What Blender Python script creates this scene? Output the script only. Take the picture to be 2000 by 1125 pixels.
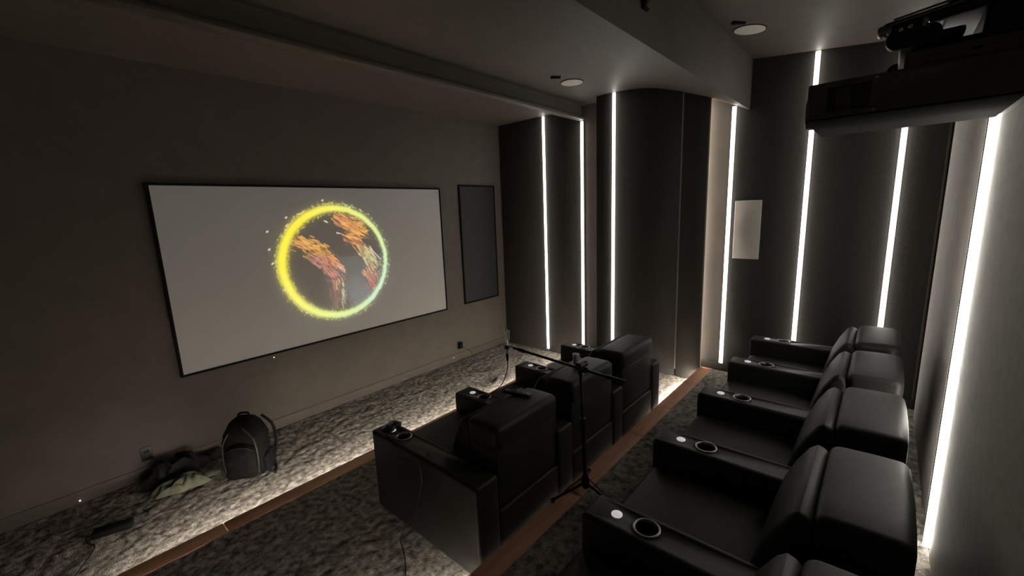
import bpy, bmesh, math, random
import numpy as np
from mathutils import Vector, Matrix

for o in list(bpy.data.objects):
    bpy.data.objects.remove(o)
random.seed(7)
RNG = np.random.default_rng(11)
S = bpy.context.scene
COL = S.collection
R = math.radians

# ------------------------------------------------------------------ camera
H = 2.115                       # eye height above the lower carpet; all z below are relative to the eye unless noted
cam_d = bpy.data.cameras.new('camera')
cam_d.sensor_width = 36.0
cam_d.lens = 824.95 * 36.0 / 2000.0
cam_d.clip_start = 0.02
cam = bpy.data.objects.new('camera', cam_d)
COL.objects.link(cam)
_yaw, _pit, _rol = 0.846053838, 0.180735580, -0.0376157161
def _rot(yaw, pit, rol):
    Rz = Matrix(((math.cos(yaw), -math.sin(yaw), 0), (math.sin(yaw), math.cos(yaw), 0), (0, 0, 1)))
    Rp = Matrix(((1, 0, 0), (0, math.cos(pit), -math.sin(pit)), (0, math.sin(pit), math.cos(pit))))
    Rr = Matrix(((math.cos(rol), -math.sin(rol), 0), (math.sin(rol), math.cos(rol), 0), (0, 0, 1)))
    B = Matrix(((1, 0, 0), (0, 0, -1), (0, 1, 0)))
    return Rr @ Rp @ B @ Rz
_m = _rot(_yaw, _pit, _rol)
_rt, _dn, _fw = Vector(_m[0]), Vector(_m[1]), Vector(_m[2])
cam.matrix_world = Matrix(((_rt.x, -_dn.x, -_fw.x, 0), (_rt.y, -_dn.y, -_fw.y, 0), (_rt.z, -_dn.z, -_fw.z, H), (0, 0, 0, 1)))
S.camera = cam

# ------------------------------------------------------------------ world, exposure
W = bpy.data.worlds.new('room_dark')
S.world = W
W.use_nodes = True
W.node_tree.nodes['Background'].inputs[0].default_value = (0.0, 0.0, 0.0, 1)
W.node_tree.nodes['Background'].inputs[1].default_value = 0.0
S.view_settings.view_transform = 'Standard'
S.view_settings.look = 'None'
S.view_settings.exposure = -0.1
S.view_settings.gamma = 1.0
S.view_settings.use_curve_mapping = False
LED = 10.3          # wall LED strip radiance
STEP_LED = 205.0    # LED under the step nosings

# ------------------------------------------------------------------ materials
def nodes_of(name):
    m = bpy.data.materials.new(name)
    m.use_nodes = True
    return m, m.node_tree, m.node_tree.nodes['Principled BSDF']
def noise_mat(name, c1, c2, scale=20, rough=0.6, bump=0.0, bscale=60, metal=0.0, detail=4, spec=0.5, coord='Object', stretch=None, sheen=0.0, lo=0.35, hi=0.65, bdist=0.01):
    m, t, b = nodes_of(name)
    tc = t.nodes.new('ShaderNodeTexCoord')
    mp = t.nodes.new('ShaderNodeMapping')
    if stretch: mp.inputs['Scale'].default_value = stretch
    t.links.new(tc.outputs[coord], mp.inputs[0])
    n = t.nodes.new('ShaderNodeTexNoise')
    n.inputs['Scale'].default_value = scale; n.inputs['Detail'].default_value = detail
    t.links.new(mp.outputs[0], n.inputs['Vector'])
    r = t.nodes.new('ShaderNodeValToRGB')
    r.color_ramp.elements[0].position = lo; r.color_ramp.elements[1].position = hi
    r.color_ramp.elements[0].color = (*c1, 1); r.color_ramp.elements[1].color = (*c2, 1)
    t.links.new(n.outputs[0], r.inputs[0]); t.links.new(r.outputs[0], b.inputs['Base Color'])
    b.inputs['Roughness'].default_value = rough; b.inputs['Metallic'].default_value = metal
    b.inputs['Specular IOR Level'].default_value = spec
    if sheen: b.inputs['Sheen Weight'].default_value = sheen
    if bump:
        n2 = t.nodes.new('ShaderNodeTexNoise'); n2.inputs['Scale'].default_value = bscale; n2.inputs['Detail'].default_value = 3
        t.links.new(mp.outputs[0], n2.inputs['Vector'])
        bp = t.nodes.new('ShaderNodeBump'); bp.inputs['Strength'].default_value = bump; bp.inputs['Distance'].default_value = bdist
        t.links.new(n2.outputs[0], bp.inputs['Height']); t.links.new(bp.outputs[0], b.inputs['Normal'])
    return m
def emit_mat(name, col, s):
    m, t, b = nodes_of(name)
    b.inputs['Base Color'].default_value = (0.7, 0.7, 0.7, 1)
    b.inputs['Emission Color'].default_value = (*col, 1); b.inputs['Emission Strength'].default_value = s
    return m
MT = {}
MT['paint'] = noise_mat('taupe_paint', (.105, .090, .077), (.118, .101, .087), 6, .55, .05, 220, spec=.3)
MT['ceil'] = noise_mat('ceiling_paint', (.115, .098, .083), (.128, .110, .094), 6, .6, .04, 200, spec=.3)
MT['fabric'] = noise_mat('charcoal_fabric', (.050, .047, .043), (.064, .060, .055), 90, .85, .25, 500, spec=.15, bdist=.002)
MT['carpet'] = noise_mat('mottled_carpet', (.115, .104, .093), (.47, .425, .375), 24, .95, .9, 130, spec=.05, detail=6, lo=.33, hi=.68, bdist=.02)
MT['wood'] = noise_mat('red_brown_wood', (.50, .25, .155), (.60, .31, .195), 5, .42, .08, 60, stretch=(1, 9, 9), detail=6)
MT['wood2'] = noise_mat('red_brown_wood_light', (.53, .27, .17), (.64, .34, .22), 5, .42, .08, 60, stretch=(1, 9, 9), detail=6)
MT['leather'] = noise_mat('black_leather', (.021, .0205, .020), (.027, .0265, .0255), 30, .52, .18, 260, spec=.28, bdist=.003)
MT['plastic'] = noise_mat('black_plastic', (.008, .008, .008), (.011, .011, .011), 30, .4, 0)
MT['proj'] = noise_mat('projector_black', (.14, .14, .137), (.16, .16, .157), 30, .9, .05, 400, spec=.03)
MT['matteblack'] = noise_mat('matte_black', (.004, .004, .004), (.006, .006, .006), 30, .8, 0, spec=.2)
MT['chrome'] = noise_mat('chrome', (.75, .74, .72), (.8, .79, .77), 20, .18, 0, metal=1.0)
MT['silver'] = noise_mat('satin_silver', (.80, .79, .77), (.88, .87, .85), 20, .38, 0, metal=.55)
MT['steel'] = noise_mat('brushed_dark_steel', (.25, .25, .25), (.35, .35, .35), 60, .35, 0, metal=1.0)
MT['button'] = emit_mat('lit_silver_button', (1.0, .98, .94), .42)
MT['speaker'] = noise_mat('pale_speaker_cloth', (.74, .71, .67), (.78, .75, .71), 200, .9, .1, 600, spec=.1)
MT['greypanel'] = noise_mat('grey_speaker_panel', (.70, .66, .61), (.74, .70, .65), 60, .8, .05, 500, spec=.1)
MT['backpanel'] = noise_mat('grey_wall_panel', (.30, .28, .245), (.34, .315, .275), 20, .7, .05, 300, spec=.2)
MT['greywall'] = noise_mat('grey_door_panel', (.36, .33, .31), (.40, .37, .345), 10, .7, .03, 300, spec=.2)
MT['grille'] = noise_mat('black_grille', (.012, .012, .0125), (.017, .017, .0175), 120, .6, .2, 700, bdist=.002)
MT['alu'] = noise_mat('aluminium_profile', (.30, .29, .27), (.34, .33, .31), 60, .5, 0, metal=.2)
MT['led'] = emit_mat('led_white', (1.0, .965, .88), LED)
MT['ledback'] = emit_mat('led_white_back_wall', (1.0, .96, .86), LED * 3.4)
MT['ledstep'] = emit_mat('led_step', (1.0, .93, .82), STEP_LED)
MT['ledhid'] = emit_mat('led_concealed', (1.0, .90, .76), LED * 9)
MT['pack'] = noise_mat('backpack_nylon', (.006, .006, .0062), (.011, .011, .0115), 25, .7, .3, 90, spec=.12)
MT['strap'] = noise_mat('grey_piping', (.026, .026, .026), (.035, .035, .035), 40, .5, 0)
MT['olive'] = noise_mat('pale_green_cloth', (.10, .112, .075), (.15, .16, .115), 8, .9, .3, 60)
MT['darkcloth'] = noise_mat('black_cloth', (.004, .0045, .004), (.007, .0075, .0065), 12, .9, .4, 40)
MT['wire'] = noise_mat('black_cable', (.01, .01, .01), (.014, .014, .014), 50, .5, 0)
MT['outlet'] = noise_mat('dark_outlet', (.022, .021, .02), (.026, .025, .023), 30, .4, 0)
MT['ledhid2'] = emit_mat('led_concealed_soft', (1.0, .90, .78), LED * .8)
MT['ledstep3'] = emit_mat('led_step_rear_near', (1.0, .93, .82), STEP_LED * .5)
MT['ledstep2'] = emit_mat('led_step_rear', (1.0, .93, .82), STEP_LED * .08)
MT['undershade'] = noise_mat('projector_underside_shade', (.016, .016, .015), (.02, .02, .019), 30, .9, 0, spec=.03)  # near-black colour standing in for shade under the projector
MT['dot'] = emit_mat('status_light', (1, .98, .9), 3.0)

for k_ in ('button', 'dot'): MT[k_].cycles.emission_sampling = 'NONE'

# ------------------------------------------------------------------ builders
def link(o, parent=None):
    COL.objects.link(o)
    if parent is not None: o.parent = parent
    return o
def tag(o, label, cat, group=None, kind=None):
    o['label'] = label; o['category'] = cat
    if group: o['group'] = group
    if kind: o['kind'] = kind
    return o
def empty(name, loc=(0, 0, 0), rz=0.0):
    o = bpy.data.objects.new(name, None)
    o.location = loc; o.rotation_euler = (0, 0, rz); o.empty_display_size = .05
    return link(o)
def mesh_obj(name, me, parent=None, mat=None):
    if mat is not None and not me.materials: me.materials.append(MT[mat])
    return link(bpy.data.objects.new(name, me), parent)
def bm_mesh(bm, name, smooth=False, mat=None):
    me = bpy.data.meshes.new(name)
    bmesh.ops.recalc_face_normals(bm, faces=bm.faces[:])
    bm.to_mesh(me); bm.free()
    if smooth:
        for p in me.polygons: p.use_smooth = True
    if mat: me.materials.append(MT[mat])
    return me
def box_bm(bm, lo, hi):
    r = bmesh.ops.create_cube(bm, size=1.0)
    for v in r['verts']:
        for i in range(3): v.co[i] = lo[i] + (v.co[i] + .5) * (hi[i] - lo[i])
    return r['verts']
def rbox_me(name, lo, hi, bev=0.0, seg=3, mat=None, smooth=True, fn=None, cuts=0):
    bm = bmesh.new(); box_bm(bm, lo, hi)
    if cuts: bmesh.ops.subdivide_edges(bm, edges=bm.edges[:], cuts=cuts, use_grid_fill=True)
    if bev:
        es = [e for e in bm.edges if len(e.link_faces) == 2 and e.calc_face_angle(0) > .5]
        bmesh.ops.bevel(bm, geom=es, offset=bev, segments=seg, profile=.5, affect='EDGES')
    if fn:
        for v in bm.verts: fn(v.co)
    me = bm_mesh(bm, name, bool(bev) and smooth, mat)
    if bev and smooth: wn(me)
    return me
def wn(me):
    try: me.set_sharp_from_angle(angle=R(50))
    except Exception: pass
def box(name, lo, hi, mat, parent=None, bev=0.0, seg=2):
    return mesh_obj(name, rbox_me(name, lo, hi, bev, seg, mat), parent)
def prism_me(name, prof, x0, x1, bev=0.0, seg=3, mat=None, smooth=True, fn=None):
    """profile of (y, z) extruded along x"""
    bm = bmesh.new()
    a = [bm.verts.new((x0, y, z)) for y, z in prof]; b = [bm.verts.new((x1, y, z)) for y, z in prof]
    bm.faces.new(a); bm.faces.new(b[::-1])
    n = len(prof)
    for i in range(n): bm.faces.new((a[i], b[i], b[(i + 1) % n], a[(i + 1) % n]))
    bmesh.ops.recalc_face_normals(bm, faces=bm.faces[:])
    if bev:
        es = [e for e in bm.edges if e.calc_face_angle(0) > .9]
        bmesh.ops.bevel(bm, geom=es, offset=bev, segments=seg, profile=.5, affect='EDGES')
    if fn:
        for v in bm.verts: fn(v.co)
    me = bm_mesh(bm, name, smooth, mat)
    if smooth: wn(me)
    return me
def lathe_me(name, prof, n=24, mat=None, axis='z', cap=True):
    bm = bmesh.new(); rings = []
    for r, z in prof:
        rings.append([bm.verts.new((r * math.cos(2 * math.pi * i / n), r * math.sin(2 * math.pi * i / n), z)) for i in range(n)])
    for a, b in zip(rings, rings[1:]):
        for i in range(n): bm.faces.new((a[i], a[(i + 1) % n], b[(i + 1) % n], b[i]))
    if cap:
        bm.faces.new(rings[0][::-1]); bm.faces.new(rings[-1])
    me = bm_mesh(bm, name, True, mat); wn(me)
    return me
def smooth_path(pts, k=6):
    P = [Vector(p) for p in pts]; out = []
    for i in range(len(P) - 1):
        p0, p1, p2, p3 = P[max(i - 1, 0)], P[i], P[i + 1], P[min(i + 2, len(P) - 1)]
        for j in range(k):
            t = j / k
            out.append(.5 * ((2 * p1) + (p2 - p0) * t + (2 * p0 - 5 * p1 + 4 * p2 - p3) * t * t + (3 * p1 - p0 - 3 * p2 + p3) * t ** 3))
    out.append(P[-1]); return out
def tube_me(name, pts, r, n=8, mat=None):
    bm = bmesh.new(); rings = []; N = len(pts); P = [Vector(p) for p in pts]
    up = None
    for i in range(N):
        d = (P[min(i + 1, N - 1)] - P[max(i - 1, 0)]).normalized()
        if up is None:
            up = Vector((0, 0, 1)) if abs(d.z) < .9 else Vector((1, 0, 0))
        s = d.cross(up).normalized(); up = s.cross(d).normalized()
        rr = r[i] if isinstance(r, (list, tuple)) else r
        rings.append([bm.verts.new(P[i] + rr * (math.cos(2 * math.pi * k / n) * s + math.sin(2 * math.pi * k / n) * up)) for k in range(n)])
    for a, b in zip(rings, rings[1:]):
        for i in range(n): bm.faces.new((a[i], a[(i + 1) % n], b[(i + 1) % n], b[i]))
    bm.faces.new(rings[0][::-1]); bm.faces.new(rings[-1])
    me = bm_mesh(bm, name, True, mat); wn(me)
    return me
def tube(name, pts, r, mat, parent=None, n=8, k=0):
    return mesh_obj(name, tube_me(name, smooth_path(pts, k) if k else pts, r, n, mat), parent)

# ------------------------------------------------------------------ levels (absolute z)
P1, P2 = 0.165, 0.315
XL, XA, XB, XC = -0.55, 4.95, 4.68, 4.78
YS, YB = 4.52, -0.33
Y1, Y2 = 3.10, 1.42              # front edges of the two step nosings
ZT = H + 1.75                    # top of the wall slabs, above the ceilings

# ------------------------------------------------------------------ carpets
def value_noise(nx, ny, cell):
    gx, gy = int(nx / cell) + 3, int(ny / cell) + 3
    g = RNG.random((gy, gx))
    X = np.arange(nx) / cell; Y = np.arange(ny) / cell
    xi, yi = X.astype(int), Y.astype(int); fx, fy = X - xi, Y - yi
    fx = fx * fx * (3 - 2 * fx); fy = fy * fy * (3 - 2 * fy)
    a = g[np.ix_(yi, xi)] * (1 - fx) + g[np.ix_(yi, xi + 1)] * fx
    b = g[np.ix_(yi + 1, xi)] * (1 - fx) + g[np.ix_(yi + 1, xi + 1)] * fx
    return a * (1 - fy)[:, None] + b * fy[:, None]
def carpet_me(name, x0, x1, y0, y1, z, step, amp):
    nx, ny = int((x1 - x0) / step) + 1, int((y1 - y0) / step) + 1
    xs, ys = np.linspace(x0, x1, nx), np.linspace(y0, y1, ny)
    hgt = (value_noise(nx, ny, 2.2) * .55 + value_noise(nx, ny, 5) * .6 + value_noise(nx, ny, 14) * .35 - .9) * amp
    XX, YY = np.meshgrid(xs, ys)
    co = np.stack([XX, YY, z + hgt], -1).reshape(-1, 3)
    idx = np.arange(nx * ny).reshape(ny, nx)
    f = np.stack([idx[:-1, :-1], idx[:-1, 1:], idx[1:, 1:], idx[1:, :-1]], -1).reshape(-1, 4)
    me = bpy.data.meshes.new(name)
    me.from_pydata(co.tolist(), [], f.tolist())
    me.materials.append(MT['carpet'])
    for p in me.polygons: p.use_smooth = True
    return me
fl = mesh_obj('floor', carpet_me('floor', XL, XA, 2.95, YS, 0.0, .0135, .014))
tag(fl, 'mottled grey carpet on the lowest level below the screen', 'floor', kind='structure')
f1 = mesh_obj('floor_step_1', carpet_me('floor_step_1', XL, XA, 1.30, Y1 - .125, P1, .016, .010))
tag(f1, 'carpeted middle level under the front row of recliners', 'floor', kind='structure')
f2 = mesh_obj('floor_step_2', carpet_me('floor_step_2', XL, XC, YB, Y2 - .125, P2, .016, .010))
tag(f2, 'carpeted top level under the back row of recliners', 'floor', kind='structure')
box('riser', (XL, 1.25, .0), (XA, Y1 - .060, P1 - .03), 'paint', f1)
box('riser', (XL, YB, .0), (XC, Y2 - .060, P2 - .03), 'paint', f2)
def nosing(name, y, z, x1, label, joints):
    t = empty(name, (0, 0, 0)); tag(t, label, 'step trim', kind='structure')
    xs = [XL] + joints + [x1]
    for i, (a, b) in enumerate(zip(xs, xs[1:])):
        box('board', (a + .0015, y - .125, z - .032), (b - .0015, y, z + .004), 'wood' if i % 2 else 'wood2', t, .004, 2)
    return t
nosing('trim_1', Y1, P1, XA, 'red-brown wooden nosing boards along the lower step edge', [.55, 1.75, 2.95, 4.1])
nosing('trim_2', Y2, P2, XB + .09, 'red-brown wooden nosing boards along the upper step edge behind the front row', [.3, 1.2, 2.05, 2.95, 3.55, 4.2])
def ledbox(name, lo, hi, mat, label, group):
    t = empty(name, (0, 0, 0))
    mesh_obj('light_bar', rbox_me('light_bar', lo, hi, 0, 1, mat), t)
    tag(t, label, 'light strip', group)
    return t
ledbox('step_light', (.10, Y1 - .056, P1 - .0375), (XA - .02, Y1 - .016, P1 - .0325), 'ledstep', 'LED strip under the lower wooden step edge washing the carpet below the screen', 'step lights')
sl = ledbox('step_light', (XL + .02, Y2 - .056, P2 - .0375), (1.20, Y2 - .016, P2 - .0325), 'ledstep3', 'LED strip under the upper wooden step edge behind the front-row recliners', 'step lights')
box('light_bar', (1.205, Y2 - .056, P2 - .0375), (3.66, Y2 - .016, P2 - .0325), 'ledstep2', sl)
box('light_bar', (3.665, Y2 - .056, P2 - .0375), (XB - .005, Y2 - .016, P2 - .0325), 'ledstep', sl)

# ------------------------------------------------------------------ walls
wf = box('wall_front', (XL - .1, YS, -.02), (XA + .12, YS + .1, ZT), 'paint')
tag(wf, 'dark taupe painted wall behind the projection screen', 'wall', kind='structure')
bf = box('baseboard_front', (XL, YS - .010, 0), (XA - .02, YS, .105), 'paint', None, .004, 2)
tag(bf, 'low painted baseboard along the foot of the screen wall', 'baseboard', kind='structure')
wl = box('wall_left', (XL - .1, YB - .1, -.02), (XL, YS, ZT), 'paint')
tag(wl, 'dark taupe side wall at the left edge', 'wall', kind='structure')

def cz(y):          # height (relative to the eye) of the ceiling over y
    if y > Y1 - .05: return 1.26
    pr = CEIL_MID if y >= 1.08 else CEIL_REAR
    for (ya, za), (yb, zb) in zip(pr, pr[1:]):
        if ya >= y >= yb: return za + (zb - za) * (ya - y) / (ya - yb)
    return pr[-1][1]
CEIL_MID = [(3.08, 1.29), (2.45, 1.287), (2.28, 1.278), (2.1, 1.258), (1.98, 1.232), (1.86, 1.197), (1.74, 1.155), (1.62, 1.108), (1.5, 1.062), (1.37, 1.012), (1.08, .868)]
CEIL_REAR = [(1.08, 1.317), (YB, 1.176)]

wr = empty('wall_right', (0, 0, 0)); tag(wr, 'right side wall of dark fabric panels split by glowing strips', 'wall', kind='structure')
box('backing', (XA, 1.95, -.02), (XA + .12, YS, ZT), 'paint', wr)
box('backing', (XC, YB, -.02), (XC + .29, 1.95, ZT), 'paint', wr)
# (panel x front, thickness, y range, bottom z)
def fpanel(x, th, y0, y1, z0, mat='fabric'):
    zt = H + min(cz(y0 + .01), cz(y1 - .01)) if False else ZT - .3
    return box('fabric_panel', (x, y0, z0), (x + th, y1, zt), mat, wr, .003, 1)
fpanel(XA - .02, .02, 3.69, YS - .004, .005)
fpanel(XA - .02, .02, 3.075, 3.652, .005)
fpanel(XB, .04, 2.49, 2.705, P1 - .16)
fpanel(XB, .04, 1.692, 2.45, P1 - .16)
fpanel(XB, .04, 1.42, 1.678, P1 - .16)
box('panel_core', (XB + .04, 1.56, .0), (XA, 2.56, ZT - .3), 'fabric', wr)
fpanel(XC - .02, .02, .594, 1.196, P2)
fpanel(XC - .02, .02, -.026, .552, P2)
fpanel(XC - .02, .02, YB + .03, -.066, P2)
br = box('baseboard_right', (XC - .034, YB, P2), (XC - .021, Y2 - .005, P2 + .085), 'wood', None, .003, 1)
br.data.materials[0] = MT['fabric']
tag(br, 'dark baseboard at the foot of the right wall behind the back row', 'baseboard', kind='structure')

wb = empty('wall_back', (0, 0, 0)); tag(wb, 'back wall behind the rear recliners with a glowing strip', 'wall', kind='structure')
box('backing', (XL - .1, YB - .12, -.02), (XC + .29, YB, ZT), 'paint', wb)
box('wall_panel', (3.08, YB, P2), (4.60, YB + .014, H + 1.14), 'greywall', wb, .003, 1)
box('wall_panel', (2.803, YB, P2), (3.07, YB + .012, H + 1.14), 'fabric', wb, .003, 1)
for a, b in ((-.55, .9), (.905, 2.762)):
    for z0, z1 in ((P2, H - .82), (H - .8188, H + .30), (H + .3012, H + 1.14)):
        box('wall_panel', (a, YB, z0), (b, YB + .012, z1), 'backpanel', wb, 0, 1)

# LED strips: aluminium base and glowing diffuser
LW = .017
def strip(x, y, z0, z1, label, lit=True, axis='x', mat='led'):
    t = empty('led_strip', (x, y, z0))
    if axis == 'x':
        mesh_obj('profile', rbox_me('profile', (-.004, -LW - .004, 0), (.02, LW + .004, z1 - z0), 0, 1, 'alu'), t)
        mesh_obj('diffuser', rbox_me('diffuser', (-.016, -LW, .002), (-.004, LW, z1 - z0 - .002), .004, 2, mat if lit else 'alu'), t)
    else:
        mesh_obj('profile', rbox_me('profile', (-LW - .008, -.006, 0), (LW + .008, .008, z1 - z0), 0, 1, 'alu'), t)
        mesh_obj('diffuser', rbox_me('diffuser', (-LW, .008, .002), (LW, .022, z1 - z0 - .002), .004, 2, mat), t)
    tag(t, label, 'light strip', 'wall LED strips')
    return t
ZL = lambda y: H + cz(y)
strip(XA - .02, 3.671, .045, H + 1.255, 'glowing white vertical strip nearest the projection screen wall')
strip(XA - .02, 3.056, .20, H + 1.095, 'glowing vertical strip standing below the end of the ceiling lip')
strip(XB, 2.470, P1 + .01, ZL(2.47) - .004, 'glowing vertical strip rising behind the farthest front-row headrest')
t = empty('led_strip', (XB, 1.685, P1 + .09))
mesh_obj('profile', rbox_me('profile', (-.004, -.0065, 0), (.03, .0065, ZL(1.685) - P1 - .10), 0, 1, 'alu'), t)
tag(t, 'thin unlit grey strip in the dark panel beside the lit recess', 'light strip', 'wall LED strips')
strip(XC - .02, 1.216, P2 + .086, ZL(1.216) - .012, 'glowing vertical strip left of the pale grey wall speaker')
strip(XC - .02, .573, P2 + .09, ZL(.573) - .006, 'glowing vertical strip right of the grey wall speaker, crossed by the projector')
strip(XC - .02, -.046, P2 + .09, ZL(-.046) - .006, 'glowing vertical strip ending behind the farthest back-row headrest')
t = empty('led_strip', (2.79, YB, P2 + .02)); hz_ = H + .60 - P2 - .02
mesh_obj('profile', rbox_me('profile', (-.0245, .0005, 0), (-.0205, .004, hz_), 0, 1, 'matteblack'), t)
mesh_obj('diffuser', rbox_me('diffuser', (-.004, .002, .002), (.010, .036, hz_ - .002), 0, 1, 'ledback'), t)
tag(t, 'long glowing strip on the back wall beside the back row', 'light strip', 'wall LED strips')
ledbox('concealed_light', (XB + .045, 1.535, P1 + .2), (XB + .06, 1.552, ZL(1.54) - .06), 'ledhid', 'concealed strip behind the dark panel lighting the bright narrow recess', 'concealed recess lights')
ledbox('concealed_light', (XB + .06, 2.565, P1 + .02), (XB + .085, 2.58, ZL(2.6) - .06), 'ledhid2', 'concealed strip behind the dark panel lighting the recess under the ceiling lip', 'concealed recess lights')

# ------------------------------------------------------------------ ceiling
prof = [(YS + .05, 1.26), (3.09, 1.26), (3.09, 1.29)] + CEIL_MID[1:] + [(1.08, CEIL_REAR[0][1])] + [CEIL_REAR[1]] + [(YB - .05, CEIL_REAR[1][1])]
prof2 = prof + [(YB - .05, 1.7), (YS + .05, 1.7)]
bm = bmesh.new()
rows = [[bm.verts.new((x, y, H + z)) for y, z in prof] for x in (XL - .05, XA + .1)]
for i in range(len(prof) - 1):
    f = bm.faces.new((rows[0][i], rows[0][i + 1], rows[1][i + 1], rows[1][i]))
top = [[bm.verts.new((x, y, H + 1.72)) for y, z in (prof[0], prof[-1])] for x in (XL - .05, XA + .1)]
bm.faces.new((top[0][0], top[1][0], top[1][1], top[0][1]))
bm.faces.new([*rows[0], top[0][1], top[0][0]]); bm.faces.new([*rows[1][::-1], top[1][0], top[1][1]])
bm.faces.new((rows[0][0], rows[1][0], top[1][0], top[0][0])); bm.faces.new((rows[0][-1], rows[1][-1], top[1][1], top[0][1]))
cme = bm_mesh(bm, 'ceiling', True, 'ceil')
try: cme.set_sharp_from_angle(angle=R(6.5))
except Exception: pass
ce = mesh_obj('ceiling', cme)
tag(ce, 'dark taupe ceiling with a sloped bulkhead beam across the room', 'ceiling', kind='structure')
sf = empty('trim_3', (0, 0, 0)); tag(sf, 'ceiling soffit edge with a projecting lip in front of the screen wall', 'soffit trim', kind='structure')
box('fascia', (XL, 3.045, H + 1.135), (XA - .06, 3.09, H + 1.295), 'ceil', sf)
box('lip', (XL, 2.985, H + 1.100), (XA - .045, 3.09, H + 1.136), 'ceil', sf, .003, 1)

def ceiling_speaker(x, y, z, r, label, n=None):
    t = empty('ceiling_speaker', (x, y, z))
    mesh_obj('trim_ring', lathe_me('trim_ring', [(r + .004, .02), (r + .004, -.002), (r, -.004), (r - .001, -.002), (r - .001, .02)], 40, 'matteblack', cap=False), t)
    mesh_obj('grille', lathe_me('grille', [(r - .001, .0), (r - .002, -.006), (r * .6, -.008), (r * .1, -.008)], 40, 'speaker'), t)
    tag(t, label, 'speaker', 'round ceiling speakers'); return t
ceiling_speaker(3.97, 2.582, H + 1.285, .113, 'round pale ceiling speaker near the ceiling lip and wall strips')
ceiling_speaker(3.90, .92, H + 1.300, .110, 'round pale ceiling speaker behind the bulkhead, nearest the projector').rotation_euler = (R(5.7), 0, 0)
def ceiling_slot(x, y, z, label):
    t = empty('ceiling_sensor', (x, y, z))
    mesh_obj('housing', rbox_me('housing', (-.05, -.018, -.012), (.05, .018, .012), .008, 2, 'matteblack'), t)
    mesh_obj('face', rbox_me('face', (-.03, -.010, -.015), (.03, .010, -.011), .003, 1, 'plastic'), t)
    tag(t, label, 'sensor', 'small ceiling sensors')
    return t
a_ = ceiling_slot(3.69, 2.588, H + 1.28, 'tiny black slot on the ceiling left of the front round speaker'); a_.rotation_euler = (0, 0, R(-40))
a_ = ceiling_slot(3.70, .95, H + 1.30, 'tiny black slot on the ceiling left of the rear round speaker'); a_.rotation_euler = (R(5.7), 0, R(-45))
t = empty('beam_sensor', (2.37, 1.072, H + 1.06))
mesh_obj('housing', rbox_me('housing', (-.035, -.012, -.03), (.035, .012, .10), .006, 2, 'matteblack'), t)
mesh_obj('face', rbox_me('face', (-.022, -.016, -.02), (.022, -.011, .06), .003, 1, 'plastic'), t)
tag(t, 'black sensor box on the rear face of the ceiling bulkhead', 'sensor')

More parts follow.
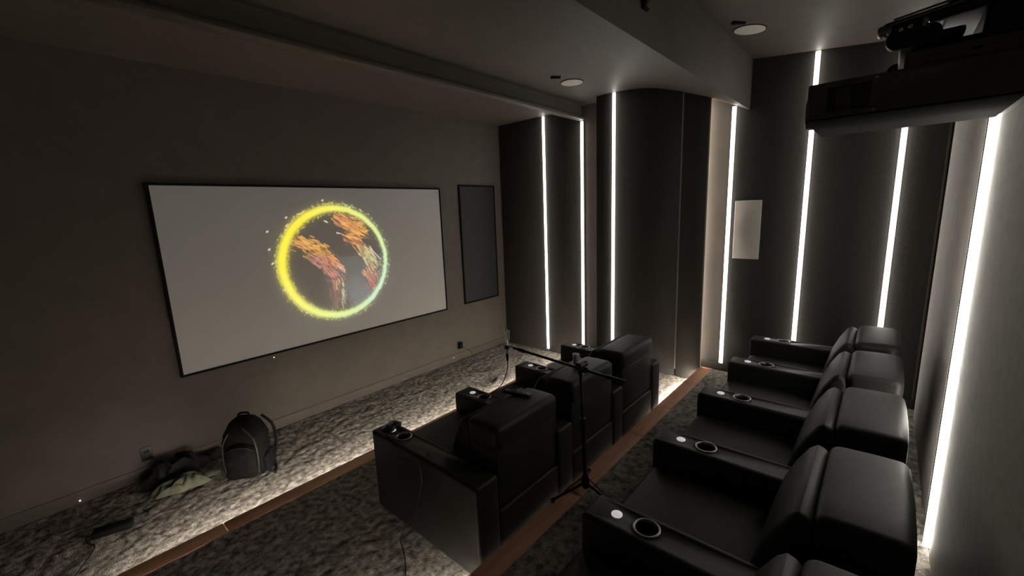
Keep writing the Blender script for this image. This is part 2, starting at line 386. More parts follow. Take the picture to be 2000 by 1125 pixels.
# ------------------------------------------------------------------ projection screen with the projected picture
SX0, SX1, SZ0, SZ1 = .69, 3.70, -1.324, .330
RCX, RCZ = 2.213, -.485
SCR_BASE = (.50, .49, .475)
def lin(c):
    c = np.asarray(c, float) / 255.
    return np.where(c <= .04045, c / 12.92, ((c + .055) / 1.055) ** 2.4)
def picture():
    stp = .0052
    n = int(1.52 / stp)
    g = (np.arange(n) - n / 2) * stp
    xs = np.concatenate([[SX0 - RCX + .02], g, [SX1 - RCX - .02]])
    zs = np.concatenate([[SZ0 - RCZ + .02], g, [SZ1 - RCZ - .02]])
    zs = zs[(zs >= SZ0 - RCZ + .0199) & (zs <= SZ1 - RCZ - .0199)]
    X, Z = np.meshgrid(xs, zs)
    img = np.zeros(X.shape + (3,))
    rr = np.hypot(X, Z); an = np.arctan2(Z, X)
    out = 1 / (1 + np.exp(-(rr - .60) / .006))
    img += (lin((46, 46, 45)))[None, None] * out[..., None] + lin((24, 20, 20))[None, None] * (1 - out)[..., None]
    nz, nx = X.shape
    fine = RNG.random((nz, nx))
    # grid-like slate terrain, lower right inside the ring
    reg = (1 / (1 + np.exp(-(X - .0 - .12 * np.sin(Z * 9)) / .03))) * (1 / (1 + np.exp((Z - .06 + .05 * X) / .012))) * (rr < .56)
    wave = .5 + .5 * np.sin((Z + .14 * X + .02 * np.sin(X * 23)) * 330 + 3 * np.sin(X * 40))
    low = np.clip((-Z - .08) / .3, 0, 1)
    img = img * (1 - reg[..., None] * .8) + reg[..., None] * .8 * lin((92, 97, 99)) * (.35 + (wave * low + .35 * fine)[..., None] * 1.5)
    ln = np.exp(-((Z - .05 + .08 * X) / .008) ** 2) * (np.abs(X - .12) < .22) * .5
    img += ln[..., None] * lin((70, 70, 72))
    def stroke(x0, z0, x1, z1, w, col, a):
        xa, xb = min(x0, x1) - 3 * w, max(x0, x1) + 3 * w; za, zb = min(z0, z1) - 3 * w, max(z0, z1) + 3 * w
        i0, i1 = np.searchsorted(xs, [xa, xb]); j0, j1 = np.searchsorted(zs, [za, zb])
        if i1 <= i0 or j1 <= j0: return
        x = X[j0:j1, i0:i1]; z = Z[j0:j1, i0:i1]
        dx, dz = x1 - x0, z1 - z0; L = max(dx * dx + dz * dz, 1e-9)
        t = np.clip(((x - x0) * dx + (z - z0) * dz) / L, 0, 1)
        d = np.hypot(x - x0 - t * dx, z - z0 - t * dz)
        k = (a * np.exp(-(d / w) ** 2))[..., None]
        img[j0:j1, i0:i1] = img[j0:j1, i0:i1] * (1 - k) + k * lin(col)
    def mp(zx, zy):
        x = (zx - 548) * .00135; return x, -(zy - 560) * .00133 - .115 * x
    def cluster(spine, num):
        P = np.array([s[:2] for s in spine], float)
        for i in range(int(num * 1.8)):
            t = RNG.random() * (len(spine) - 1); k = int(t); f = t - k
            p = P[k] * (1 - f) + P[k + 1] * f
            w = spine[k][2] * (1 - f) + spine[k + 1][2] * f
            c = np.array(spine[k][3]) * (1 - f) + np.array(spine[k + 1][3]) * f
            dg = spine[k][4] * (1 - f) + spine[k + 1][4] * f
            q = p + RNG.normal(0, 1, 2) * w * .42
            L = RNG.uniform(14, 60); th = R(dg + RNG.normal(0, 7))
            e = q + L * np.array([math.cos(th), math.sin(th)])
            x0, z0 = mp(*q); x1, z1 = mp(*e)
            if max(math.hypot(x0, z0), math.hypot(x1, z1)) > .56: continue
            br = RNG.choice([.25, .6, 1.0, 1.15])
            stroke(x0, z0, x1, z1, RNG.uniform(.003, .0056), np.clip(c * br, 0, 255), RNG.uniform(.45, .95))
    O1, O2, RD, DK, PG = (250, 172, 62), (246, 150, 76), (196, 126, 106), (120, 85, 75), (205, 200, 140)
    cluster([(225, 395, 60, O2, 30), (310, 420, 75, O1, 28), (400, 460, 75, O1, 30), (470, 540, 60, O2, 38), (560, 610, 18, (235, 180, 150), 40)], 330)
    cluster([(330, 520, 40, RD, 35), (420, 560, 60, RD, 45), (490, 650, 70, RD, 50), (520, 740, 80, (170, 105, 90), 60), (500, 830, 70, DK, 80), (500, 920, 50, DK, 85)], 330)
    cluster([(540, 700, 30, PG, 80), (560, 800, 20, (200, 190, 160), 85), (545, 900, 18, (170, 165, 150), 90)], 60)
    cluster([(560, 195, 60, O2, 22), (660, 225, 75, O2, 25), (760, 270, 70, O1, 22), (700, 300, 75, O1, 20), (650, 340, 65, O2, 25), (720, 400, 60, (235, 140, 80), 40)], 420)
    cluster([(740, 420, 50, (225, 160, 100), 45), (800, 480, 70, PG, 55), (840, 540, 60, PG, 60), (810, 620, 70, (205, 150, 120), 60), (830, 720, 75, (180, 95, 85), 60), (850, 780, 40, (150, 80, 75), 60)], 380)
    stroke(*mp(850, 445), *mp(935, 535), .006, (225, 215, 200), .9)
    stroke(*mp(470, 228), *mp(492, 238), .006, (245, 240, 225), .95)
    stroke(*mp(560, 318), *mp(580, 322), .006, (245, 230, 215), .95)
    # ring
    na = value_noise(720, 1, 3)[0]; ai = ((an + math.pi) / (2 * math.pi) * 719).astype(int)
    wl_ = .5 - .5 * np.cos(an)                       # 1 at the left
    wid = .024 + .020 * wl_
    rc = .583 + (na[ai] - .5) * .012
    core = np.exp(-(np.abs(rr - rc) / wid) ** 3)
    rough = np.exp(-(np.abs(rr - rc) / (wid * 1.5)) ** 2) * (.35 + .65 * (fine > .62))
    k = np.clip(core + .38 * rough * (1 - core), 0, 1)[..., None]
    u = np.clip(.5 + .55 * np.cos(an + R(28)), 0, 1)[..., None]
    col = lin((255, 240, 25)) * (1 - u) + lin((205, 240, 165)) * u
    v = np.clip(np.cos(an + R(35)), 0, 1)[..., None] ** 6
    col = col * (1 - .6 * v) + lin((190, 235, 215)) * .6 * v
    img = img * (1 - k) + k * col
    halo = np.exp(-(np.abs(rr - .59) / .075) ** 2)[..., None]
    img += halo * .035 * col
    for i in range(330):
        a = RNG.vonmises(R(150), 1.1) if i % 3 else RNG.uniform(-math.pi, math.pi)
        r0 = .628 + abs(RNG.normal(0, .016)) if RNG.random() < .7 else .535 - abs(RNG.normal(0, .012))
        L = RNG.uniform(.002, .02); b = a + math.pi / 2 + RNG.normal(0, .5)
        x0, z0 = r0 * math.cos(a), r0 * math.sin(a)
        stroke(x0, z0, x0 + L * math.cos(b), z0 + L * math.sin(b), RNG.uniform(.0025, .0042), (240, 238, 140) if r0 > .6 else (235, 225, 90), RNG.uniform(.3, .95))
    for zx, zy in ((195, 10), (45, 340), (42, 470), (50, 575), (185, 228), (110, 770), (245, 965), (470, 70), (690, 102)):
        x0, z0 = mp(zx, zy); stroke(x0, z0, x0 + .008, z0 + .006, .008, (235, 232, 215), .9)
    # bare frame outside ring at the outermost verts gets the flat video grey
    img[0, :] = img[-1, :] = lin((46, 46, 45)); img[:, 0] = img[:, -1] = lin((46, 46, 45))
    return xs, zs, img
xs, zs, img = picture()
nx, nz = len(xs), len(zs)
XX, ZZ = np.meshgrid(xs, zs)
co = np.stack([XX, np.zeros_like(XX), ZZ], -1).reshape(-1, 3)
idx = np.arange(nx * nz).reshape(nz, nx)
fc = np.stack([idx[:-1, :-1], idx[:-1, 1:], idx[1:, 1:], idx[1:, :-1]], -1).reshape(-1, 4)
me = bpy.data.meshes.new('screen_surface'); me.from_pydata(co.tolist(), [], fc.tolist())
ca = me.color_attributes.new('picture', 'FLOAT_COLOR', 'POINT')
ca.data.foreach_set('color', np.concatenate([img.reshape(-1, 3), np.ones((nx * nz, 1))], 1).ravel())
m, tr, b = nodes_of('screen_picture')
at = tr.nodes.new('ShaderNodeVertexColor'); at.layer_name = 'picture'
b.inputs['Base Color'].default_value = (*SCR_BASE, 1); b.inputs['Roughness'].default_value = .9; b.inputs['Specular IOR Level'].default_value = .1
tr.links.new(at.outputs[0], b.inputs['Emission Color']); b.inputs['Emission Strength'].default_value = 1.0
m.cycles.emission_sampling = 'NONE'
me.materials.append(m)
sc_ = empty('projection_screen', ((SX0 + SX1) / 2, YS, H + SZ0))
tag(sc_, 'large projection screen showing a glowing yellow ring on grey', 'screen')
so = mesh_obj('screen_surface', me, sc_); so.location = (RCX - (SX0 + SX1) / 2, -.028, RCZ - SZ0)
cx_ = (SX0 + SX1) / 2; hw = (SX1 - SX0) / 2; hh = SZ1 - SZ0
for lo, hi in (((-hw, -.034, 0), (hw, 0, .02)), ((-hw, -.034, hh - .02), (hw, 0, hh)), ((-hw, -.034, .02), (-hw + .02, 0, hh - .02)), ((hw - .02, -.034, .02), (hw, 0, hh - .02))):
    box('frame_bar', lo, hi, 'matteblack', sc_)

# in-wall speakers
t = empty('wall_speaker', (4.405, YS, H - 1.315)); tag(t, 'tall black framed in-wall speaker right of the projection screen', 'speaker')
for lo, hi in (((-.36, -.022, 0), (.36, 0, .022)), ((-.36, -.022, 1.675), (.36, 0, 1.697)), ((-.36, -.022, .022), (-.338, 0, 1.675)), ((.338, -.022, .022), (.36, 0, 1.675))):
    box('frame_bar', lo, hi, 'matteblack', t, .002, 1)
box('grille', (-.338, -.012, .022), (.338, 0, 1.675), 'grille', t)
t = empty('wall_speaker', (XC - .02, 1.04, H - .572)); tag(t, 'pale grey rectangular speaker panel on the dark side wall', 'speaker')
box('grille', (-.022, -.118, .008), (0, .118, .585), 'greypanel', t, .004, 2)
box('frame', (-.014, -.124, .002), (0, .124, .591), 'fabric', t, .002, 1)

# wall outlets
def outlet(x, z, label, plug=False):
    t = empty('wall_outlet', (x, YS, H + z)); tag(t, label, 'outlet')
    box('plate', (-.038, -.008, -.06), (.038, 0, .06), 'outlet', t, .003, 2)
    for dz in (-.026, .026):
        s = box('socket', (-.018, -.0105, dz - .016), (.018, -.007, dz + .016), 'plastic', t, .004, 2)
        for dx in (-.007, .007): box('slot', (dx - .0015, -.0112, dz - .006), (dx + .0015, -.010, dz + .006), 'matteblack', s)
    if plug: box('plug', (-.03, -.05, -.045), (.03, -.009, .045), 'matteblack', t, .006, 2)
outlet(.375, -1.90, 'dim dark wall outlet above the clothes pile')
outlet(3.898, -1.895, 'black wall outlet with plug and cable below the speaker', True)
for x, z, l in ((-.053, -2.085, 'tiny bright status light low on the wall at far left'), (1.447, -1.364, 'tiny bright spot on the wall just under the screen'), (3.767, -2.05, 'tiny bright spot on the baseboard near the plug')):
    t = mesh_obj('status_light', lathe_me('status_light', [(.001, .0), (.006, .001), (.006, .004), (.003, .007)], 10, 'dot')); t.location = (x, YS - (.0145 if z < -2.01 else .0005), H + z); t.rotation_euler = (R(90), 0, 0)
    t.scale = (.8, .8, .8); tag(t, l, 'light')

# ------------------------------------------------------------------ recliners
AW, PITCH = .165, .72
HW = (PITCH - AW) / 2            # half width between arms
def evaluated(o):
    dg = bpy.context.evaluated_depsgraph_get()
    return bpy.data.meshes.new_from_object(o.evaluated_get(dg))
CUP_Y, BTN_Y, AH, AL = .742, .868, .565, .992
def arm_mesh():
    o = mesh_obj('armrest', rbox_me('armrest', (-AW / 2, .0, .012), (AW / 2, AL, AH), .020, 4, 'leather'))
    c = mesh_obj('cut', lathe_me('cut', [(.0455, 0), (.0455, .2)], 32, 'leather')); c.location = (0, CUP_Y, AH - .075)
    md = o.modifiers.new('cup', 'BOOLEAN'); md.operation = 'DIFFERENCE'; md.object = c; md.solver = 'EXACT'
    me = evaluated(o); me.name = 'armrest'
    bpy.data.objects.remove(o); bpy.data.objects.remove(c)
    return me
def puff(cx, hx, cy, hy, z1, amt):
    def fn(co):
        u = max(0, 1 - ((co.x - cx) / hx) ** 2); v = max(0, 1 - ((co.y - cy) / hy) ** 2)
        if co.z > z1 - .06: co.z += amt * (u * v) ** .5
    return fn
bm = bmesh.new()
CH = {}
CH['arm'] = arm_mesh()
def cup_me():
    n = 72; bm = bmesh.new(); rings = []
    for q, (r, z, rip) in enumerate([(.053, .000, 0), (.053, .004, 0), (.050, .0062, 0), (.045, .0062, 0), (.0425, .002, 0), (.042, -.006, 1), (.0405, -.03, 1), (.040, -.066, 1)]):
        rings.append([bm.verts.new(((r - (.0018 if rip and i % 2 else 0)) * math.cos(2 * math.pi * i / n), (r - (.0018 if rip and i % 2 else 0)) * math.sin(2 * math.pi * i / n), z)) for i in range(n)])
    for a, b in zip(rings, rings[1:]):
        for i in range(n): bm.faces.new((a[i], a[(i + 1) % n], b[(i + 1) % n], b[i]))
    bm.faces.new(rings[-1])
    return bm_mesh(bm, 'cup_holder', True)
CH['cup'] = cup_me(); CH['cup'].materials.append(MT['steel'])
CH['cupliner'] = lathe_me('liner', [(.0015, -.062), (.0375, -.0615), (.0385, -.058), (.0385, -.010)], 32, 'matteblack', cap=False)
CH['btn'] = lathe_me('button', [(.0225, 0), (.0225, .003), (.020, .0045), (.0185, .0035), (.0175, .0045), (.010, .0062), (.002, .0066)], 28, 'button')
def seat_fn(co):
    u = max(0, 1 - (co.x / HW) ** 2)
    if co.z > .40: co.z += .020 * u ** .6 * max(0, 1 - ((co.y - .66) / .36) ** 2) - .03 * max(0, (.60 - co.y)) 
CH['seat'] = rbox_me('seat_cushion', (-HW + .004, .36, .285), (HW - .004, .982, .425), .035, 4, 'leather', fn=seat_fn, cuts=3)
CH['base'] = rbox_me('base', (-HW + .006, .04, .02), (HW - .006, .925, .29), .012, 2, 'leather')
CH['foot'] = rbox_me('footrest', (-HW + .006, .92, .045), (HW - .006, .979, .28), .018, 3, 'leather')
def head_fn(co):
    u = max(0, 1 - (co.x / (HW + .01)) ** 2)
    if co.z > .77: co.z += .012 * u ** .6 - .05 * max(0, (co.y - .12))
    if co.y < .03: co.y -= .006 * u
CH['head'] = rbox_me('headrest', (-HW + .000, .0, .675), (HW - .000, .240, .818), .036, 5, 'leather', fn=head_fn, cuts=3)
def shell_fn(co):
    if co.y < .03: co.y -= .006 * max(0, 1 - (co.x / HW) ** 2) * max(0, 1 - ((co.z - .5) / .2) ** 2)
CH['shell'] = rbox_me('back_shell', (-HW + .002, .012, .345), (HW - .002, .222, .695), .016, 3, 'leather', fn=shell_fn, cuts=2)
CH['rear'] = rbox_me('rear_panel', (-HW + .000, .002, .018), (HW - .000, .055, .338), .016, 3, 'leather', cuts=1)
bp_prof = [(.230, .33), (.230, .765), (.250, .802), (.280, .806), (.310, .785), (.350, .715), (.388, .615), (.415, .51), (.430, .44), (.425, .37), (.40, .33)]
def bk_fn(co):
    u = max(0, 1 - (co.x / HW) ** 2)
    if co.y > .3: co.y += .022 * u ** .7 - .012
    if co.z > .7: co.z += .010 * u - .008
CH['back'] = prism_me('backrest', bp_prof, -HW + .006, HW - .006, .026, 4, 'leather', fn=bk_fn)
for k_ in ('back',):
    pass
def recliner(x, y, z, label, group, last=False):
    t = empty('recliner', (x, y, z)); tag(t, label, 'recliner', group)
    for nm, key in (('base', 'base'), ('rear_panel', 'rear'), ('back_shell', 'shell'), ('headrest', 'head'), ('backrest', 'back'), ('seat_cushion', 'seat'), ('footrest', 'foot')):
        mesh_obj(nm, CH[key], t)
    for sx in ((-1, 1) if last else (-1,)):
        a = mesh_obj('armrest', CH['arm'], t); a.location = (sx * PITCH / 2, 0, 0)
        c = mesh_obj('cup_holder', CH['cup'], a); c.location = (0, CUP_Y, AH)
        l = mesh_obj('cup_liner', CH['cupliner'], a); l.location = (0, CUP_Y, AH)
        bt = mesh_obj('button', CH['btn'], a); bt.location = (0, BTN_Y, AH)
    return t
FX, FY, FZ = 1.37, 1.432, P1 + .004
BX, BY, BZ = .68, -.152, P2 + .004
GF, GB = 'front row of recliners', 'back row of recliners'
for i, l in enumerate(('front-row black leather recliner with a remote control on its headrest',
                       'middle black leather recliner of the three in the front row',
                       'front-row black leather recliner closest to the right wall panels')):
    recliner(FX + PITCH * (i + .5), FY, FZ, l, GF, i == 2)
for i, l in enumerate(('back-row black recliner cut off at the bottom edge, nearest the camera',
                       'fourth back-row black recliner from the right wall, with the widest headrest in view',
                       'third back-row black recliner from the right wall',
                       'second back-row black recliner from the right wall',
                       'back-row black recliner at the far end beside the right wall strips')):
    recliner(BX + PITCH * (i + .5), BY, BZ, l, GB, i == 4)

# ------------------------------------------------------------------ things on the recliners
rm = empty('remote_control', (1.842, 1.625, FZ + .832), R(12)); tag(rm, 'black remote control lying on the nearest front-row headrest', 'remote control')
box('body', (-.022, -.095, -.006), (.022, .095, .012), 'plastic', rm, .006, 3)
for j in range(5):
    for k in (-1, 0, 1):
        b_ = mesh_obj('key', lathe_me('key', [(.0045, .011), (.0045, .0135), (.003, .014)], 10, 'strap'), rm); b_.location = (k * .012, -.06 + j * .022, 0)
dk = mesh_obj('direction_pad', lathe_me('direction_pad', [(.014, .011), (.014, .014), (.008, .0145), (.007, .0125)], 20, 'steel'), rm); dk.location = (0, .065, 0)

gc = empty('game_controller', (FX - .005, FY + .875, FZ + AH + .006), R(18)); tag(gc, 'black game controller resting on the nearest front-row armrest', 'game controller')
bm = bmesh.new()
bmesh.ops.create_uvsphere(bm, u_segments=24, v_segments=14, radius=1.0)
for v in bm.verts:
    x, y, z = v.co
    horn = max(0, -y) ** 1.3 * abs(x) * .9
    v.co = Vector((x * .074 * (1 + .12 * max(0, -y)), y * .042 - horn * .05 + .006, z * .020 + .021))
mesh_obj('shell', bm_mesh(bm, 'shell', True, 'plastic'), gc)
for sx, sy in ((-.030, .004), (.026, -.016)):
    k = mesh_obj('thumb_stick', lathe_me('thumb_stick', [(.006, 0), (.005, .008), (.009, .009), (.009, .012), (.006, .011)], 16, 'plastic'), gc); k.location = (sx, sy, .036)
for q in range(4):
    k = mesh_obj('action_button', lathe_me('action_button', [(.0035, 0), (.0035, .004), (.002, .0045)], 12, 'strap'), gc); k.location = (.040 + .009 * math.cos(q * math.pi / 2), .008 + .009 * math.sin(q * math.pi / 2), .036)

cu = empty('chrome_tumbler', (2.463, 1.59, FZ + .829)); tag(cu, 'small shiny chrome tumbler on the middle front-row headrest behind the boom', 'tumbler')
mesh_obj('cup', lathe_me('cup', [(.020, 0), (.022, .002), (.0245, .085), (.0255, .088), (.0235, .088), (.021, .006), (.002, .005)], 28, 'silver'), cu)
mesh_obj('base_ring', lathe_me('base_ring', [(.022, 0), (.027, .001), (.027, .006), (.0225, .008)], 28, 'silver', cap=False), cu)

# ------------------------------------------------------------------ microphone stand with boom and measuring microphone
BP = Vector((2.095, 1.285, P2))
ms = empty('microphone_stand', BP); tag(ms, 'black tripod microphone stand with a long boom arm', 'microphone stand')
top = Vector((-.062, 0, H - .915 - P2))
hub = Vector((-.012, 0, .085))
tube('pole', [hub, hub + (top - hub) * .55], .0125, 'plastic', ms, 14)
tube('pole', [hub + (top - hub) * .53, top], .0095, 'plastic', ms, 14)
tube('collar', [hub + (top - hub) * .50, hub + (top - hub) * .57], .018, 'plastic', ms, 16)
tube('label_sticker', [hub + (top - hub) * .70, hub + (top - hub) * .735], .0100, 'strap', ms, 14)
tube('hub', [hub + Vector((0, 0, -.035)), hub + Vector((0, 0, -.02)), hub + Vector((0, 0, .03)), hub + Vector((0, 0, .06))], [.014, .026, .026, .016], 'plastic', ms, 18)
for a in (147, 267, 27):
    d = Vector((math.cos(R(a)), math.sin(R(a)), 0))
    lg = tube('leg', [hub + d * .018 + Vector((0, 0, .0)), d * .232 + Vector((0, 0, .014))], .0085, 'plastic', ms, 10)
    tube('rubber_foot', [d * .218 + Vector((0, 0, .0155)), d * .240 + Vector((0, 0, .012))], .0125, 'matteblack', lg, 10)
    tube('brace', [hub + Vector((0, 0, .045)) + d * .014, hub * .0 + d * .15 + Vector((0, 0, .056))], .004, 'plastic', ms, 8)
clutch = tube('clutch', [top + Vector((-.02, 0, 0)), top + Vector((.02, 0, .0))], .022, 'plastic', ms, 18)
tube('clutch_knob', [top + Vector((.018, -.004, 0)), top + Vector((.05, -.008, 0))], [.012, .018], 'plastic', clutch, 12)
tube('clamp_body', [top + Vector((0, 0, -.055)), top + Vector((0, 0, .012))], [.013, .02], 'plastic', ms, 16)
bE = Vector((2.075, 1.845, H - .925)) - BP     # microphone end of boom
bT = Vector((2.045, 1.00, H - .955)) - BP     # tail of boom
dB = (bE - bT).normalized()
off = Vector((0, 0, .0))
cB = bT + dB * ((top - bT).dot(dB))
tube('boom_arm', [bT, bE], .0085, 'plastic', ms, 12)
tube('boom_grip', [bT, bT + dB * .12], .0125, 'plastic', ms, 12)
tube('boom_collar', [bE - dB * .10, bE - dB * .05], .013, 'plastic', ms, 12)
tube('boom_clamp', [cB - dB * .03, cB + dB * .03], .019, 'plastic', ms, 14)
tube('boom_tip', [bE, bE + dB * .045], [.006, .006], 'steel', ms, 10)
mc0 = BP + bE + dB * .062
mic = empty('microphone', mc0); tag(mic, 'silver measuring microphone with slender upright prongs on the boom end', 'microphone')
mesh_obj('body', lathe_me('body', [(.008, -.055), (.010, -.05), (.010, -.02), (.0115, -.018), (.0115, .028), (.009, .036), (.006, .04)], 18, 'silver'), mic)
mesh_obj('clip', lathe_me('clip', [(.0125, -.022), (.017, -.02), (.017, .004), (.0125, .006)], 18, 'plastic', cap=False), mic)
mesh_obj('connector', lathe_me('connector', [(.004, -.115), (.007, -.105), (.0095, -.085), (.0095, -.055)], 16, 'plastic'), mic)
for a, h in ((90, .128), (210, .096), (330, .096), (20, .10)):
    d = Vector((math.cos(R(a)), math.sin(R(a)), 0))
    pr = tube('prong', [Vector((0, 0, .03)) + d * .004, Vector((0, 0, .045)) + d * .016, Vector((0, 0, .058)) + d * .020, Vector((0, 0, h)) + d * .020], .0032, 'silver', mic, 8, 4)
    tube('capsule', [Vector((0, 0, h)) + d * .020, Vector((0, 0, h + .012)) + d * .020], .0040, 'silver', pr, 10)
md_ = mc0
tube('microphone_cable', [(md_.x, md_.y, md_.z - .112), (md_.x + .004, md_.y + .01, md_.z - .18), (md_.x - .01, md_.y + .06, md_.z - .30), (md_.x - .06, md_.y + .14, P1 + .64), (1.945, 2.10, P1 + .53), (1.86, 2.12, P1 + .468), (1.76, 2.06, P1 + .462)], .0035, 'wire', None, 8, 6)
tag(bpy.data.objects['microphone_cable'], 'thin black cable hanging from the microphone down to the seats', 'cable')

# ------------------------------------------------------------------ cables and small things on the carpets
def cable(pts, label, r=.0035):
    o = tube('cable', pts, r, 'wire', None, 7, 6); tag(o, label, 'cable'); return o
cable([(3.90, YS - .05, H - 1.91), (3.95, YS - .09, H - 1.95), (4.0, YS - .14, .11), (3.97, YS - .22, .012), (3.86, 4.25, .010), (3.74, 4.10, .010), (3.70, 3.95, .010), (3.78, 3.84, .010), (3.95, 3.80, .010), (4.05, 3.83, .010)], 'thin dark cable trailing from the plugged wall outlet over the carpet')
ad = empty('power_adapter', (3.60, 3.53, .006), R(28)); tag(ad, 'black power adapter lying on the lit carpet by the front row', 'power adapter')
box('body', (-.075, -.022, 0), (.075, .022, .028), 'plastic', ad, .006, 2)
for sx in (-1, 1): tube('strain_relief', [(sx * .07, 0, .014), (sx * .10, 0, .012)], [.007, .004], 'plastic', ad, 8)
cable([(3.50, 3.475, .018), (3.44, 3.48, .010), (3.40, 3.56, .010), (3.44, 3.66, .010)], 'short curled cable end beside the power adapter')
cable([(3.70, 3.585, .018), (3.80, 3.62, .010), (3.86, 3.55, .010), (3.76, 3.46, .010)], 'short looped cable on the other side of the power adapter')
cable([(FX - .02, FY + .46, FZ + AH + .004), (FX - AW / 2 - .006, FY + .455, FZ + AH - .03), (FX - AW / 2 - .008, FY + .46, FZ + .40), (FX - AW / 2 - .012, FY + .56, FZ + .17), (FX - .16, FY + .62, FZ + .02), (FX - .22, FY + .50, FZ + .004), (FX - .31, FY + .36, FZ + .004), (FX - .42, FY + .26, FZ + .004)], 'thin black cable hanging down the side of the nearest front-row armrest', .0038)

# dark box with cable near the left end
bxx = empty('power_brick', (.075, 3.885, .006), R(-18)); tag(bxx, 'black power brick on the dim carpet at lower left', 'power adapter')
box('body', (-.105, -.04, 0), (.105, .04, .045), 'matteblack', bxx, .008, 2)
tube('strain_relief', [(-.10, 0, .02), (-.14, -.005, .014)], [.009, .005], 'plastic', bxx, 8)
cable([(-.06, 3.925, .018), (-.055, 3.86, .010), (-.03, 3.80, .010), (-.05, 3.72, .010), (-.10, 3.62, .010), (-.13, 3.56, .010), (-.2, 3.44, .010)], 'dark cable running from the power brick to the lower left corner', .005)
cable([(.18, 3.86, .02), (.24, 3.88, .012), (.27, 3.93, .012), (.25, 3.99, .012), (.30, 4.03, .012)], 'dim cable leaving the power brick towards the clothes', .005)

# backpack
bk = empty('backpack', (.955, 3.93, .006), R(-38)); tag(bk, 'black backpack standing on the carpet below the screen', 'backpack')
def superbox(name, hx, hy, h, taper, mat, n=28, dome=.5, ex=3.2, bulge=0.0):
    bm = bmesh.new(); rings = []; NZ = 18
    for j in range(NZ + 1):
        t_ = j / NZ; z = h * t_
        s = 1 - taper * t_
        if t_ > 1 - dome: s *= max(.02, (1 - ((t_ - (1 - dome)) / dome) ** 2.6)) ** .5
        if t_ < .06: s *= .9 + .1 * (t_ / .06)
        s2 = s * (1 + bulge * math.sin(math.pi * t_))
        ring = []
        for i in range(n):
            a = 2 * math.pi * i / n; c, s_ = math.cos(a), math.sin(a)
            x = hx * s * math.copysign(abs(c) ** (2 / ex), c); y = hy * s2 * math.copysign(abs(s_) ** (2 / ex), s_)
            w = .004 * math.sin(z * 40 + a * 3) + .003 * math.sin(z * 75 - a * 5)
            ring.append(bm.verts.new((x + w, y + w, z)))
        rings.append(ring)
    for a, b in zip(rings, rings[1:]):
        for i in range(n): bm.faces.new((a[i], a[(i + 1) % n], b[(i + 1) % n], b[i]))
    bm.faces.new(rings[0][::-1]); bm.faces.new(rings[-1])
    return bm_mesh(bm, name, True, mat)
mesh_obj('body', superbox('body', .165, .12, .50, .06, 'pack', bulge=.12), bk)
p_ = mesh_obj('front_pocket', superbox('front_pocket', .125, .055, .30, .08, 'pack', dome=.35, bulge=.2), bk); p_.location = (0, -.115, .015)
p_ = mesh_obj('side_pocket', superbox('side_pocket', .03, .08, .17, .0, 'pack', dome=.25), bk); p_.location = (.16, -.005, .01)
tube('piping', [(-.125, -.128, .03), (-.135, -.125, .18), (-.125, -.118, .31), (-.08, -.105, .40)], .006, 'strap', bk, 8, 6)
tube('piping', [(.115, -.135, .03), (.125, -.13, .18), (.105, -.12, .33), (.03, -.10, .43)], .008, 'strap', bk, 8, 6)
tube('zipper', [(-.105, -.155, .25), (-.05, -.165, .285), (.0, -.168, .29), (.06, -.165, .282), (.105, -.155, .245)], .003, 'strap', bk, 8, 6)
tube('top_handle', [(-.045, .02, .475), (-.03, .02, .51), (.03, .02, .512), (.048, .02, .475)], .009, 'pack', bk, 8, 6)
tube('shoulder_strap', [(.10, .11, .44), (.17, .13, .33), (.185, .115, .17), (.18, .05, .07), (.215, -.04, .014), (.23, -.11, .010)], .012, 'pack', bk, 8, 6)

# crumpled clothes
def cloth_me(name, hx, hy, hgt, mat, seed, n=46, edge=.22, ridg=1.0):
    rg = np.random.default_rng(seed)
    ph = rg.uniform(0, 6.28, 12); fr = rg.uniform(6, 26, 12); an = rg.uniform(0, 3.14, 12)
    co, fc = [], []
    th_pts = rg.uniform(.78, 1.15, 16)
    for j in range(n):
        for i in range(n):
            u, v = 2 * i / (n - 1) - 1, 2 * j / (n - 1) - 1
            # square to disc with ragged outline
            xx = u * math.sqrt(1 - v * v / 2); yy = v * math.sqrt(1 - u * u / 2)
            rr = min(1.0, math.hypot(xx, yy)); a = math.atan2(yy, xx) % (2 * math.pi)
            k = a / (2 * math.pi) * 16; k0 = int(k) % 16; f = k - int(k)
            sc = th_pts[k0] * (1 - f) + th_pts[(k0 + 1) % 16] * f
            X_, Y_ = xx * hx * sc, yy * hy * sc
            z = 0
            for q in range(12):
                s = math.cos(an[q]) * X_ + math.sin(an[q]) * Y_
                z = max(z, (.35 + .65 * ((q * 7) % 12) / 11) * max(0, 1 - 1.6 * abs(math.sin(s * fr[q] * .55 + ph[q] + 1.2 * math.sin(9 * Y_ + q) + .8 * math.sin(11 * X_ - q)))))
            fall = max(0, 1 - rr ** (1 / edge)) if edge else 1
            z = hgt * (.22 + .95 * z * ridg) * (1 - rr ** 4) + .006
            co.append((X_ , Y_, z))
    idx = lambda i, j: j * n + i
    for j in range(n - 1):
        for i in range(n - 1): fc.append((idx(i, j), idx(i + 1, j), idx(i + 1, j + 1), idx(i, j + 1)))
    # underside closes the heap
    base = len(co)
    for (x, y, z) in co[:]: co.append((x, y, .003))
    for j in range(n - 1):
        for i in range(n - 1): fc.append((base + idx(i, j), base + idx(i, j + 1), base + idx(i + 1, j + 1), base + idx(i + 1, j)))
    me = bpy.data.meshes.new(name); me.from_pydata(co, [], fc); me.materials.append(MT[mat])
    for p in me.polygons: p.use_smooth = True
    return me
jk = empty('dark_jacket', (.52, 4.36, .004), R(12)); tag(jk, 'heap of black clothing slumped against the screen wall', 'jacket')
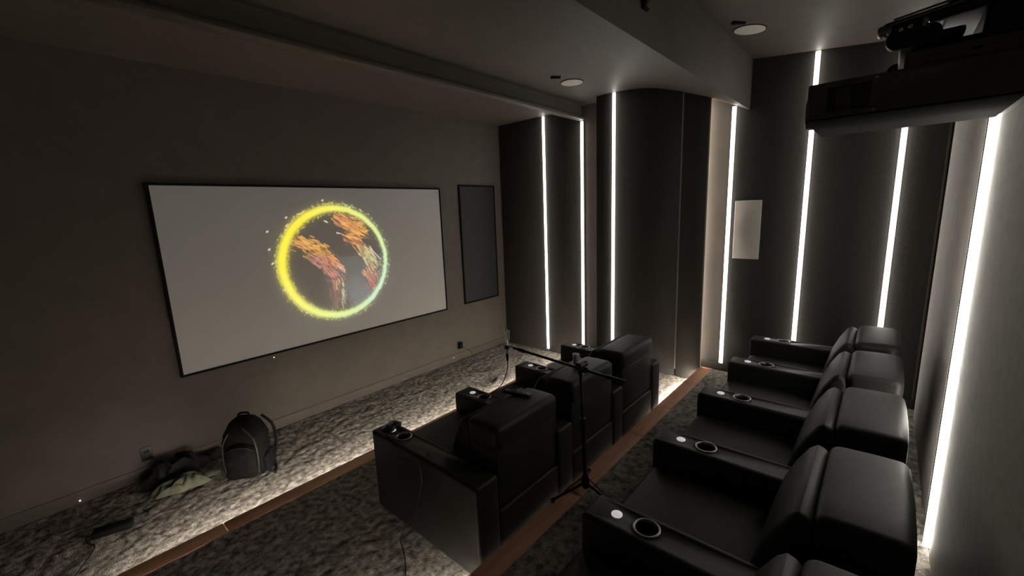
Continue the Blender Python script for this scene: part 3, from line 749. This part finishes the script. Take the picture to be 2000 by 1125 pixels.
mesh_obj('heap', cloth_me('heap', .24, .13, .17, 'darkcloth', 5), jk)
s_ = mesh_obj('sleeve', cloth_me('sleeve', .12, .06, .07, 'darkcloth', 9, 24), jk); s_.location = (.27, .02, 0)
gs = empty('green_shirt', (.50, 4.115, .004), R(-14)); tag(gs, 'pale green crumpled garment on the carpet in front of the black heap', 'garment')
mesh_obj('heap', cloth_me('heap', .20, .10, .085, 'olive', 21, 50), gs)
s_ = mesh_obj('sleeve', cloth_me('sleeve', .07, .04, .05, 'olive', 33, 24), gs); s_.location = (.20, .045, 0)

# ------------------------------------------------------------------ projector and mount
pj = empty('projector', (2.19, -.008, H + .28)); tag(pj, 'black projector hanging below the ceiling above the back row', 'projector')
pbm = rbox_me('body', (-.253, -.262, 0), (.253, .262, .123), .006, 2, 'proj')
po = mesh_obj('body', pbm, pj)
box('underside_shade_plate', (-.255, -.264, -.004), (.255, .264, .002), 'undershade', pj, .001, 1)  # added plate: paints the shaded underside darker than the lightened body
ct = mesh_obj('cut', rbox_me('cut', (-.30, .085, .020), (-.215, .205, .104), 0, 1, 'matteblack')); ct.parent = pj
md = po.modifiers.new('vent', 'BOOLEAN'); md.operation = 'DIFFERENCE'; md.object = ct; md.solver = 'EXACT'
bpy.context.view_layer.update()
nm = evaluated(po); po.modifiers.clear(); po.data = nm; po.name = 'body'; bpy.data.objects.remove(ct)
box('vent_baffle', (-.236, .140, .020), (-.222, .182, .104), 'proj', pj, .002, 1)
for zz in (.010, .112): 
    s_ = mesh_obj('screw', lathe_me('screw', [(.004, 0), (.004, .002), (.002, .003)], 10, 'chrome'), pj); s_.location = (-.2535, .074, zz); s_.rotation_euler = (0, R(-90), 0)
for q in range(4):
    s_ = mesh_obj('indicator', lathe_me('indicator', [(.0022, 0), (.0022, .001)], 8, 'strap'), pj); s_.location = (-.2535, .056, .078 - q * .011); s_.rotation_euler = (0, R(-90), 0)
ln = mesh_obj('lens', lathe_me('lens', [(.062, 0), (.062, .03), (.052, .034), (.048, .02), (.010, .016)], 32, 'plastic'), pj); ln.location = (0, .26, .062); ln.rotation_euler = (R(-90), 0, 0)
up = box('connector_deck', (-.24, -.255, .123), (.24, .010, .172), 'proj', pj, .004, 2)
for q, (yy, w, h_) in enumerate(((-.012, .012, .008), (-.045, .010, .010), (-.075, .012, .010), (-.10, .006, .012), (-.150, .030, .014), (-.190, .016, .008), (-.222, .008, .012), (-.238, .006, .006))):
    pt = box('port', (-.2435, yy - w / 2, .146 - h_ / 2), (-.2385, yy + w / 2, .146 + h_ / 2), 'steel', up, .001, 1)
    box('port_opening', (-.2442, yy - w / 2 + .002, .146 - h_ / 2 + .002), (-.2432, yy + w / 2 - .002, .146 + h_ / 2 - .002), 'matteblack', pt)
pm = empty('projector_mount', (2.19, -.10, H + .455)); tag(pm, 'black and silver ceiling bracket holding the projector', 'projector mount')
def oval_bar(name, y0, y1, x, z, hx, hz, mat, parent):
    pts = []
    n = 20
    for i in range(n):
        a = 2 * math.pi * i / n
        pts.append(((y1 - hz if math.cos(a) > 0 else y0 + hz) + hz * math.cos(a), z + hz * math.sin(a)))
    return mesh_obj(name, prism_me(name, pts, x - hx, x + hx, .004, 2, mat), parent)
oval_bar('cross_bar', .022, .155, -.235, .040, .018, .030, 'plastic', pm)
oval_bar('cross_bar', .022, .155, .235, .040, .018, .030, 'plastic', pm)
box('arm_plate', (-.22, -.03, .03), (.22, .12, .05), 'plastic', pm, .006, 2)
box('spacer', (-.16, -.10, .0), (.16, .09, .032), 'plastic', pm, .006, 2)
for k, zz in ((0, .098), (1, .112)):
    tube('rail', [(-.252, .150 - k * .01, zz - .012), (-.258, -.05, zz + .014), (-.26, -.12, zz + .022)], .0035, 'steel', pm, 8)
def slope(co): co.z += -.14 * co.y * .9
mesh_obj('rail_cover', rbox_me('rail_cover', (-.25, -.22, .080), (-.20, .168, .118), .012, 3, 'plastic', fn=slope), pm)
mesh_obj('end_cap', rbox_me('end_cap', (-.256, .150, .062), (-.205, .178, .090), .008, 3, 'steel'), pm)
for yy in (.148, .065): box('bracket', (-.256, yy - .006, .060), (-.238, yy + .006, .088), 'steel', pm, .002, 1)
for yy, zz in ((.120, .066), (.098, .070), (.060, .074)):
    s_ = mesh_obj('bolt', lathe_me('bolt', [(.006, 0), (.006, .005), (.003, .007)], 12, 'chrome'), pm); s_.location = (-.25, yy, zz); s_.rotation_euler = (0, R(-90), 0)
box('deck', (-.24, -.215, .115), (.24, .02, .150), 'plastic', pm, .01, 2)
box('side_housing', (-.235, -.212, .0), (.10, -.065, .092), 'plastic', pm, .012, 3)
box('top_housing', (-.235, -.218, .150), (.235, -.035, .262), 'plastic', pm, .015, 3)
mesh_obj('pole', lathe_me('pole', [(.03, .25), (.03, .745)], 20, 'plastic'), pm).location = (0, -.10, 0)
mesh_obj('ceiling_plate', lathe_me('ceiling_plate', [(.08, .742), (.08, .758)], 28, 'plastic'), pm).location = (0, -.10, 0)
tube('hanging_wire', [(-.20, -.20, .09), (-.24, -.21, .03), (-.25, -.20, -.06), (-.23, -.19, -.06)], .006, 'wire', pm, 8, 6)

bpy.context.view_layer.update()
